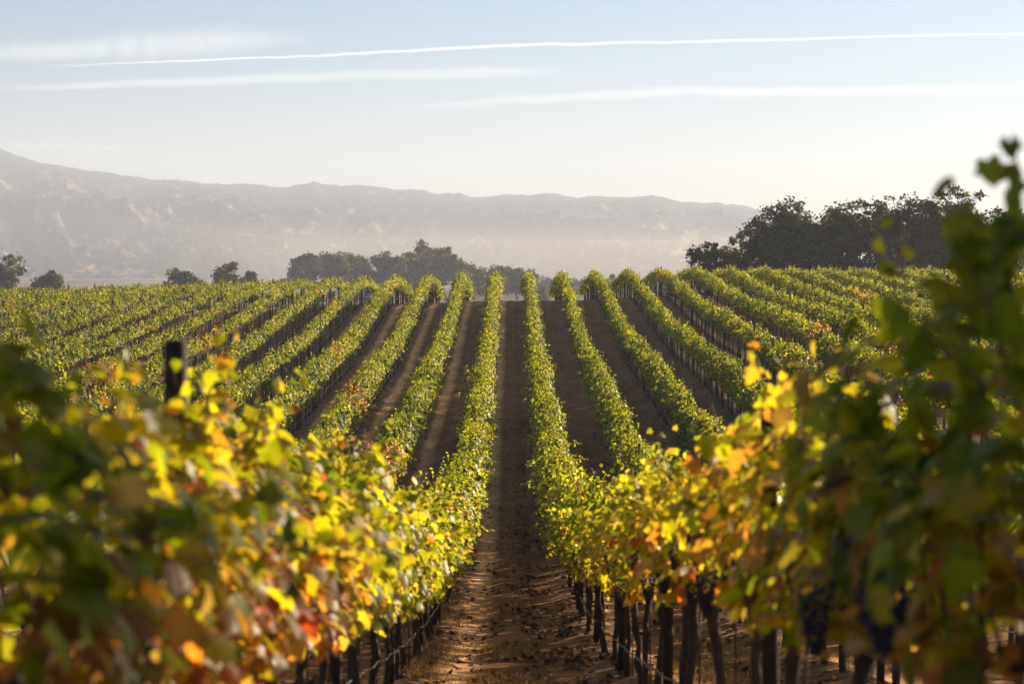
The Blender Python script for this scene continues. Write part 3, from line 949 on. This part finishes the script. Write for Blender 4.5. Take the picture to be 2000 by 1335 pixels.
def put(px, ytop, D, wpx, seed, label, base=None, **kw):
    """tree standing at distance D with its top at image row ytop, wpx wide in the photograph"""
    x = (px - 1000) * D / F
    z = float(ground_z(x, D)) if base is None else base
    top = -(ytop - YH) * D / F
    return tree(seed, (x, D, z), top - z, wpx * D / F, label, **kw)


GROVE = "oaks of the dark grove at right"
G_COL = ((.016, .025, .007), (.125, .125, .022))  # lighter olive on random clumps imitates sunlit patches of the crowns
put(1396, 464, 205, 190, 1, "low dark bushy oak at the left end of the right grove", group=GROVE, nleaf=17000, shape='bush', lobes=9, leaf=.24, clump=.6, col=G_COL)
put(1448, 452, 212, 190, 12, "broad dark shrubby oak right of the grove's low left end", group=GROVE, nleaf=12000, shape='bush', lobes=8, leaf=.24, clump=.6, col=G_COL)
put(1550, 386, 208, 225, 2, "tall rounded oak with sunlit edges, leftmost tall tree of the grove", group=GROVE, nleaf=19000, lobes=12, leaf=.25, clump=.75, col=G_COL)
put(1650, 378, 206, 200, 3, "upright open oak with sky gaps beside the bare tree", group=GROVE, nleaf=13500, lobes=10, leaf=.25, clump=.7, col=G_COL)
put(1738, 384, 210, 100, 4, "thin half bare tree with fine branches in the grove", group=GROVE, nleaf=2600, lobes=6, leaf=.22, clump=.7, sparse=True, col=G_COL)
put(1855, 358, 205, 290, 5, "largest broad oak with a dense dome in the right grove", group=GROVE, nleaf=24000, lobes=12, leaf=.25, clump=.75, col=G_COL)
put(1962, 398, 212, 240, 6, "oak at the right edge behind the blurred vine shoots", group=GROVE, nleaf=19000, lobes=8, leaf=.25, clump=.75, col=G_COL)
put(1762, 412, 226, 210, 13, "dark oak standing behind the half bare tree", group=GROVE, nleaf=16000, lobes=11, leaf=.27, clump=.75, col=G_COL)
for n, (px, yt, w, D) in enumerate([(1510, 480, 120, 200), (1600, 472, 130, 199), (1690, 470, 130, 200), (1770, 478, 120, 198), (1860, 470, 130, 199), (1950, 480, 120, 200)]):
    put(px, yt, D, w, 60 + n, ["dense dark shrub beneath the leftmost tall oak", "dark shrub between the two open oaks", "dark shrub below the half bare tree", "dark shrub left of the broad dome oak's trunk",
        "dark shrub under the broad dome oak", "dark shrub at the grove's right edge"][n], group="dark shrubs under the right grove", nleaf=3600, shape='bush', lobes=7, leaf=.26, clump=.6, col=((.018, .022, .010), (.05, .05, .018)), name="shrub", cat="shrub")

MIDC = ((.026, .032, .014), (.17, .15, .055))  # wide tone spread paints light and dark into the distant crowns
MG = "oaks of the hazy clump at centre left"
D0 = 610
for n, (px, yt, w, lab, kw) in enumerate([
        (592, 489, 105, "hazy spreading oak at the left end of the clump", {}),
        (645, 493, 100, "rounded hazy oak second from the clump's left end", {}),
        (698, 492, 105, "hazy oak in the left half of the central clump", {}),
        (752, 491, 112, "broad hazy oak in the middle of the central clump", {}),
        (802, 492, 100, "hazy oak left of the clump's tallest tree", {}),
        (832, 467, 78, "tallest hazy tree of the clump with a narrow top knob", {}),
        (870, 478, 90, "rounded hazy tree at the clump's right end, sunlit edge", {}),
        (925, 517, 80, "lower hazy oak just right of the central clump", {}),
        (968, 522, 74, "low hazy oak behind the vine row left of the alley", {}),
        (1010, 525, 74, "low hazy oak behind the vine row right of the alley", {})]):
    put(px, yt, D0 + (n % 3) * 14, w, 20 + n, lab, group=MG, nleaf=8000, lobes=9, leaf=.60, clump=1.5, col=MIDC, **kw)
for n, (px, yt, w, D, lab, kw) in enumerate([
        (12, 498, 135, 380, "large hazy oak at the left edge of the view", {}),
        (95, 531, 92, 390, "small round hazy tree beside the large left edge oak", {}),
        (358, 520, 92, 400, "open spreading hazy oak, left of the two by the left rows", {}),
        (440, 511, 96, 395, "fuller rounded hazy oak, right of the open spreading one", {}),
        (318, 546, 36, 402, "tiny bush left of the open spreading hazy oak", dict(shape='bush')),
        (400, 540, 46, 405, "small bush between the two hazy oaks at left", dict(shape='bush')),
        (488, 530, 52, 398, "small open tree right of the fuller rounded oak", {})]):
    put(px, yt, D, w, 40 + n, lab, group="hazy trees beyond the left rows", nleaf=5200 if w > 50 else 2600, lobes=7, leaf=.36, clump=.9, col=MIDC, name="oak_tree" if not kw else "shrub", cat="tree" if not kw else "shrub", **kw)
for n, (px, yt, w, D, lab) in enumerate([(1058, 544, 26, 560, "tiny hazy conifer between two crest rows right of the alley"), (1197, 534, 22, 560, "tiny hazy conifer standing left of the leaning row crest")]):
    put(px, yt, D, w, 80 + n, lab, group="tiny conifers beyond the crest", nleaf=1800, leaf=.4, clump=.8, shape='conifer', col=MIDC, name="conifer_tree")

# hazy wood on the valley floor
b = MB(); r = np.random.default_rng(91)
nt = 210
D = r.uniform(760, 1180, nt); px = r.normal(1170, 130, nt); x = (px - 1000) * D / F
for q in range(nt):
    hh = r.uniform(3, 7.5); z = float(ground_z(x[q], D[q]))
    n = 90
    d = r.normal(size=(n, 3)); d /= np.linalg.norm(d, axis=1, keepdims=True)
    P = np.array([x[q], D[q], z + hh * .5]) + d * (r.random((n, 1)) ** .4) * np.array([hh * .55, hh * .55, hh * .5])
    c = np.array([.05, .055, .026]) * r.uniform(.6, 1.6) * r.uniform(.7, 1.3, (n, 1))
    leaves(b, P, d + r.normal(0, .5, d.shape), r.uniform(.9, 1.9, n), c, OAKQ, OAKQ_F, r, .2)
tag(link("woods", b.mesh("woods", M_OAK)), "hazy distant woods on the valley floor below the hills", "woods", kind="stuff")

# oaks standing just outside the frame on the right: they shade the closest vines
def shade_tree(seed, x, h, w, y_edge, label, nleaf):
    """stand the tree where the edge of its shade meets the right front row at y_edge"""
    y = y_edge + (x - 1.2) * S_DIR.y / S_DIR.x - w / 2
    o = tree(seed, (x, y, float(ground_z(x, y))), h, w, label, nleaf=nleaf, lobes=14, leaf=.34, clump=.95, col=G_COL)
    me = [c for c in o.children if c.name.startswith("crown")][0].data
    p = np.empty(len(me.vertices) * 3, np.float32); me.vertices.foreach_get("co", p); p = p.reshape(-1, 3) + np.array(o.location)
    t = (p[:, 0] - 1.2) / S_DIR.x
    Y = p[:, 1] - t * S_DIR.y; Z = p[:, 2] - t * S_DIR.z
    hit = (Z > -2.2) & (Z < .4)
    q = np.quantile(Y[hit] if hit.any() else Y, .95)
    o.location.y += y_edge - q


shade_tree(101, 24.0, 18.0, 11.0, 4.8, "tall dense oak outside the view whose shade falls on the nearest vines", 20000)
shade_tree(102, 30.0, 19.0, 12.0, .6, "second tall oak outside the view to the right of the nearest vines", 16000)


# ------------------------------------------------------------------ masts on the ridge
def mast(px, hpx, label):
    th = px; y = float(np.interp(px, _rx, _ry))
    Dm = RIDGE - 8
    base = pix(px, y + 3, Dm)
    h = hpx * Dm / F
    root = link("transmission_tower", None, None, base)
    b = MB(); w = h * .10
    for sx in (-1, 1):
        for sy in (-1, 1): b.tube([(sx * w, sy * w, -3), (sx * w * .15, sy * w * .15, h)], .28, 4)
    for k in range(6):
        z0 = h * k / 6; z1 = h * (k + 1) / 6; w0 = w * (1 - .85 * k / 6); w1 = w * (1 - .85 * (k + 1) / 6)
        for sg in (-1, 1):
            b.tube([(-w0 * sg, -w0, z0), (w1 * sg, -w1, z1)], .16, 3); b.tube([(-w0 * sg, w0, z0), (w1 * sg, w1, z1)], .16, 3)
    link("lattice", b.mesh("lattice", M_STEEL), root)
    b = MB()
    for f_ in (.72, .88): b.box((-h * .16, -.25, h * f_ - .25), (h * .16, .25, h * f_ + .25))
    link("crossarm", b.mesh("crossarm", M_STEEL), root)
    tag(root, label, "mast", "masts on the hill ridge")


mast(176, 11, "thin lattice mast on the ridge below the left peak")
mast(273, 11, "thin lattice mast on the ridge, second from the left peak")
mast(322, 9, "short lattice mast on the ridge, third from the left peak")
mast(364, 9, "small lattice mast where the left ridge flattens out")
mast(538, 11, "lone lattice mast on the ridge above the golden slopes")

# ------------------------------------------------------------------ haze and high clouds
hx0, hx1, hy0, hy1 = GX0 - 5, GX1 + 5, GY0 - 5, max(GY1, 1900 + (RIDGE - 1900) * 1.35) + 20
hx0 = min(hx0, -2700.0); hx1 = max(hx1, 2700.0)
b = MB(); b.box((hx0, hy0, -24), (hx1, hy1, HILL_TOP + 6))
m, nt, out = new_mat("haze")
pv = nt.nodes.new("ShaderNodeVolumePrincipled")
pv.inputs["Color"].default_value = (.77, .835, .99, 1)
pv.inputs["Density"].default_value = HAZE_DENSITY
pv.inputs["Anisotropy"].default_value = .17
nt.links.new(pv.outputs[0], out.inputs["Volume"])
tag(link("haze", b.mesh("haze", m, False)), "pale morning haze filling the valley", "haze", kind="stuff")


b = MB(); b.box((-200, 880, -18), (1500, 1880, 24))
m, nt, out = new_mat("valley_mist")
pv = nt.nodes.new("ShaderNodeVolumePrincipled")
pv.inputs["Color"].default_value = (.97, .89, .84, 1)
pv.inputs["Density"].default_value = .0003
pv.inputs["Anisotropy"].default_value = .3
nt.links.new(pv.outputs[0], out.inputs["Volume"])
tag(link("mist", b.mesh("mist", m, False)), "thin mist lying on the valley floor before the hills", "mist", kind="stuff")


def cloud_material(name, dens, sx, sy, thr, lo=.5):
    m, nt, out = new_mat(name)
    uv = nt.nodes.new("ShaderNodeAttribute"); uv.attribute_name = "Col"     # r: along, g: soft edge weight, b: end fade
    sep = nt.nodes.new("ShaderNodeSeparateColor"); nt.links.new(uv.outputs["Color"], sep.inputs[0])
    tc = nt.nodes.new("ShaderNodeTexCoord")
    mp = nt.nodes.new("ShaderNodeMapping"); mp.inputs["Scale"].default_value = (sx, sx, sy); nt.links.new(tc.outputs["Object"], mp.inputs[0])
    n = noise(nt, mp.outputs[0], 1.0, 5, .6)
    al = math_n(nt, 'MULTIPLY', math_n(nt, 'MULTIPLY', sep.outputs[1], sep.outputs[2]), ramp(nt, n, [(thr, (lo, lo, lo)), (thr + .3, (1, 1, 1))]))
    al = math_n(nt, 'MULTIPLY', al, dens, True)
    tr = nt.nodes.new("ShaderNodeBsdfTransparent")
    d = nt.nodes.new("ShaderNodeBsdfDiffuse"); d.inputs[0].default_value = (.95, .95, .95, 1)
    t = nt.nodes.new("ShaderNodeBsdfTranslucent"); t.inputs[0].default_value = (.95, .95, .95, 1)
    ad = nt.nodes.new("ShaderNodeAddShader"); nt.links.new(d.outputs[0], ad.inputs[0]); nt.links.new(t.outputs[0], ad.inputs[1])
    mx = nt.nodes.new("ShaderNodeMixShader"); nt.links.new(al, mx.inputs[0]); nt.links.new(tr.outputs[0], mx.inputs[1]); nt.links.new(ad.outputs[0], mx.inputs[2])
    nt.links.new(mx.outputs[0], out.inputs[0])
    return m


ALT = 1500.0


def streak(name, label, cat, pts, thick, dens, noise_s, thr=.35, wob=0., ends=(.15, .15), flat=2.0, seed=0, n=140):
    """ribbon of ice cloud at altitude ALT through photograph pixels pts; thick = height in pixels per point"""
    t = np.linspace(0, 1, n)
    tp = np.linspace(0, 1, len(pts))
    px = np.interp(t, tp, [p[0] for p in pts]); py = np.interp(t, tp, [p[1] for p in pts]); th = np.interp(t, tp, thick)
    py = py + (fbm(t * 24, t * 0, seed, 3) - .5) * wob
    th = th * (.75 + .5 * fbm(t * 16, t * 0 + 5, seed + 3, 3))
    D = ALT * F / (YH - np.polyval(np.polyfit(t, py, 1), t))
    C = np.stack([(px - 1000) * D / F, D, (YH - py) * D / F], 1)
    rv = th * D / F / 2
    k = 20; ang = np.arange(k) * 2 * np.pi / k
    V = C[:, None] + np.stack([np.zeros((n, k)), rv[:, None] * flat * np.cos(ang)[None], rv[:, None] * np.sin(ang)[None]], -1)
    edge = np.abs(np.cos(ang)) ** 2.4
    fade = smooth(0, ends[0], t) * smooth(0, ends[1], 1 - t) if ends[1] > 0 else smooth(0, ends[0], t)
    c = np.stack([np.repeat(t[:, None], k, 1), np.repeat(edge[None], n, 0), np.repeat(fade[:, None], k, 1)], -1)
    org = C.mean(0)
    i = np.arange(n - 1)[:, None] * k; j = np.arange(k)[None]; j2 = (j + 1) % k
    q = np.stack([i + j, i + j2, i + k + j2, i + k + j], -1).reshape(-1, 4)
    b = MB(); b.add((V - org).reshape(-1, 3), q, c.reshape(-1, 3))
    o = link(name, b.mesh(name, cloud_material(name + "_ice", dens, *noise_s, thr)), None, tuple(org))
    tag(o, label, cat)
    return o


streak("contrail", "long thin white contrail crossing the whole sky", "contrail", [(30, 137), (200, 128), (600, 112), (1000, 92), (1400, 82), (2100, 67)], [4, 5, 7, 8.5, 8.5, 6], .11, (.0035, .02), .25, 5, (.3, 0), 1.2, 5, 260)
streak("cirrus_cloud", "broad faint feathery cloud at upper left above the contrail", "cloud", [(-120, 110), (150, 100), (400, 84), (660, 74)], [30, 62, 74, 40], .06, (.00012, .008), .30, 6, (.25, .3), 2, 15)
streak("cirrus_cloud", "long pale streak of cloud just below the contrail on the left", "cloud", [(-100, 178), (250, 165), (600, 153), (1150, 139)], [16, 24, 34, 34], .055, (.00012, .012), .25, 6, (.3, .12), 2, 25)
streak("cirrus_cloud", "pale streak of cloud running to the right edge below the contrail", "cloud", [(700, 219), (1000, 197), (1350, 180), (1700, 179), (2150, 178)], [16, 28, 34, 28, 26], .055, (.00012, .012), .25, 8, (.3, 0), 2, 35)
streak("cirrus_cloud", "faint low wisp of cloud above the left peak", "cloud", [(-80, 286), (120, 286), (370, 292)], [18, 22, 14], .05, (.00012, .008), .3, 5, (.2, .4), 2, 45)
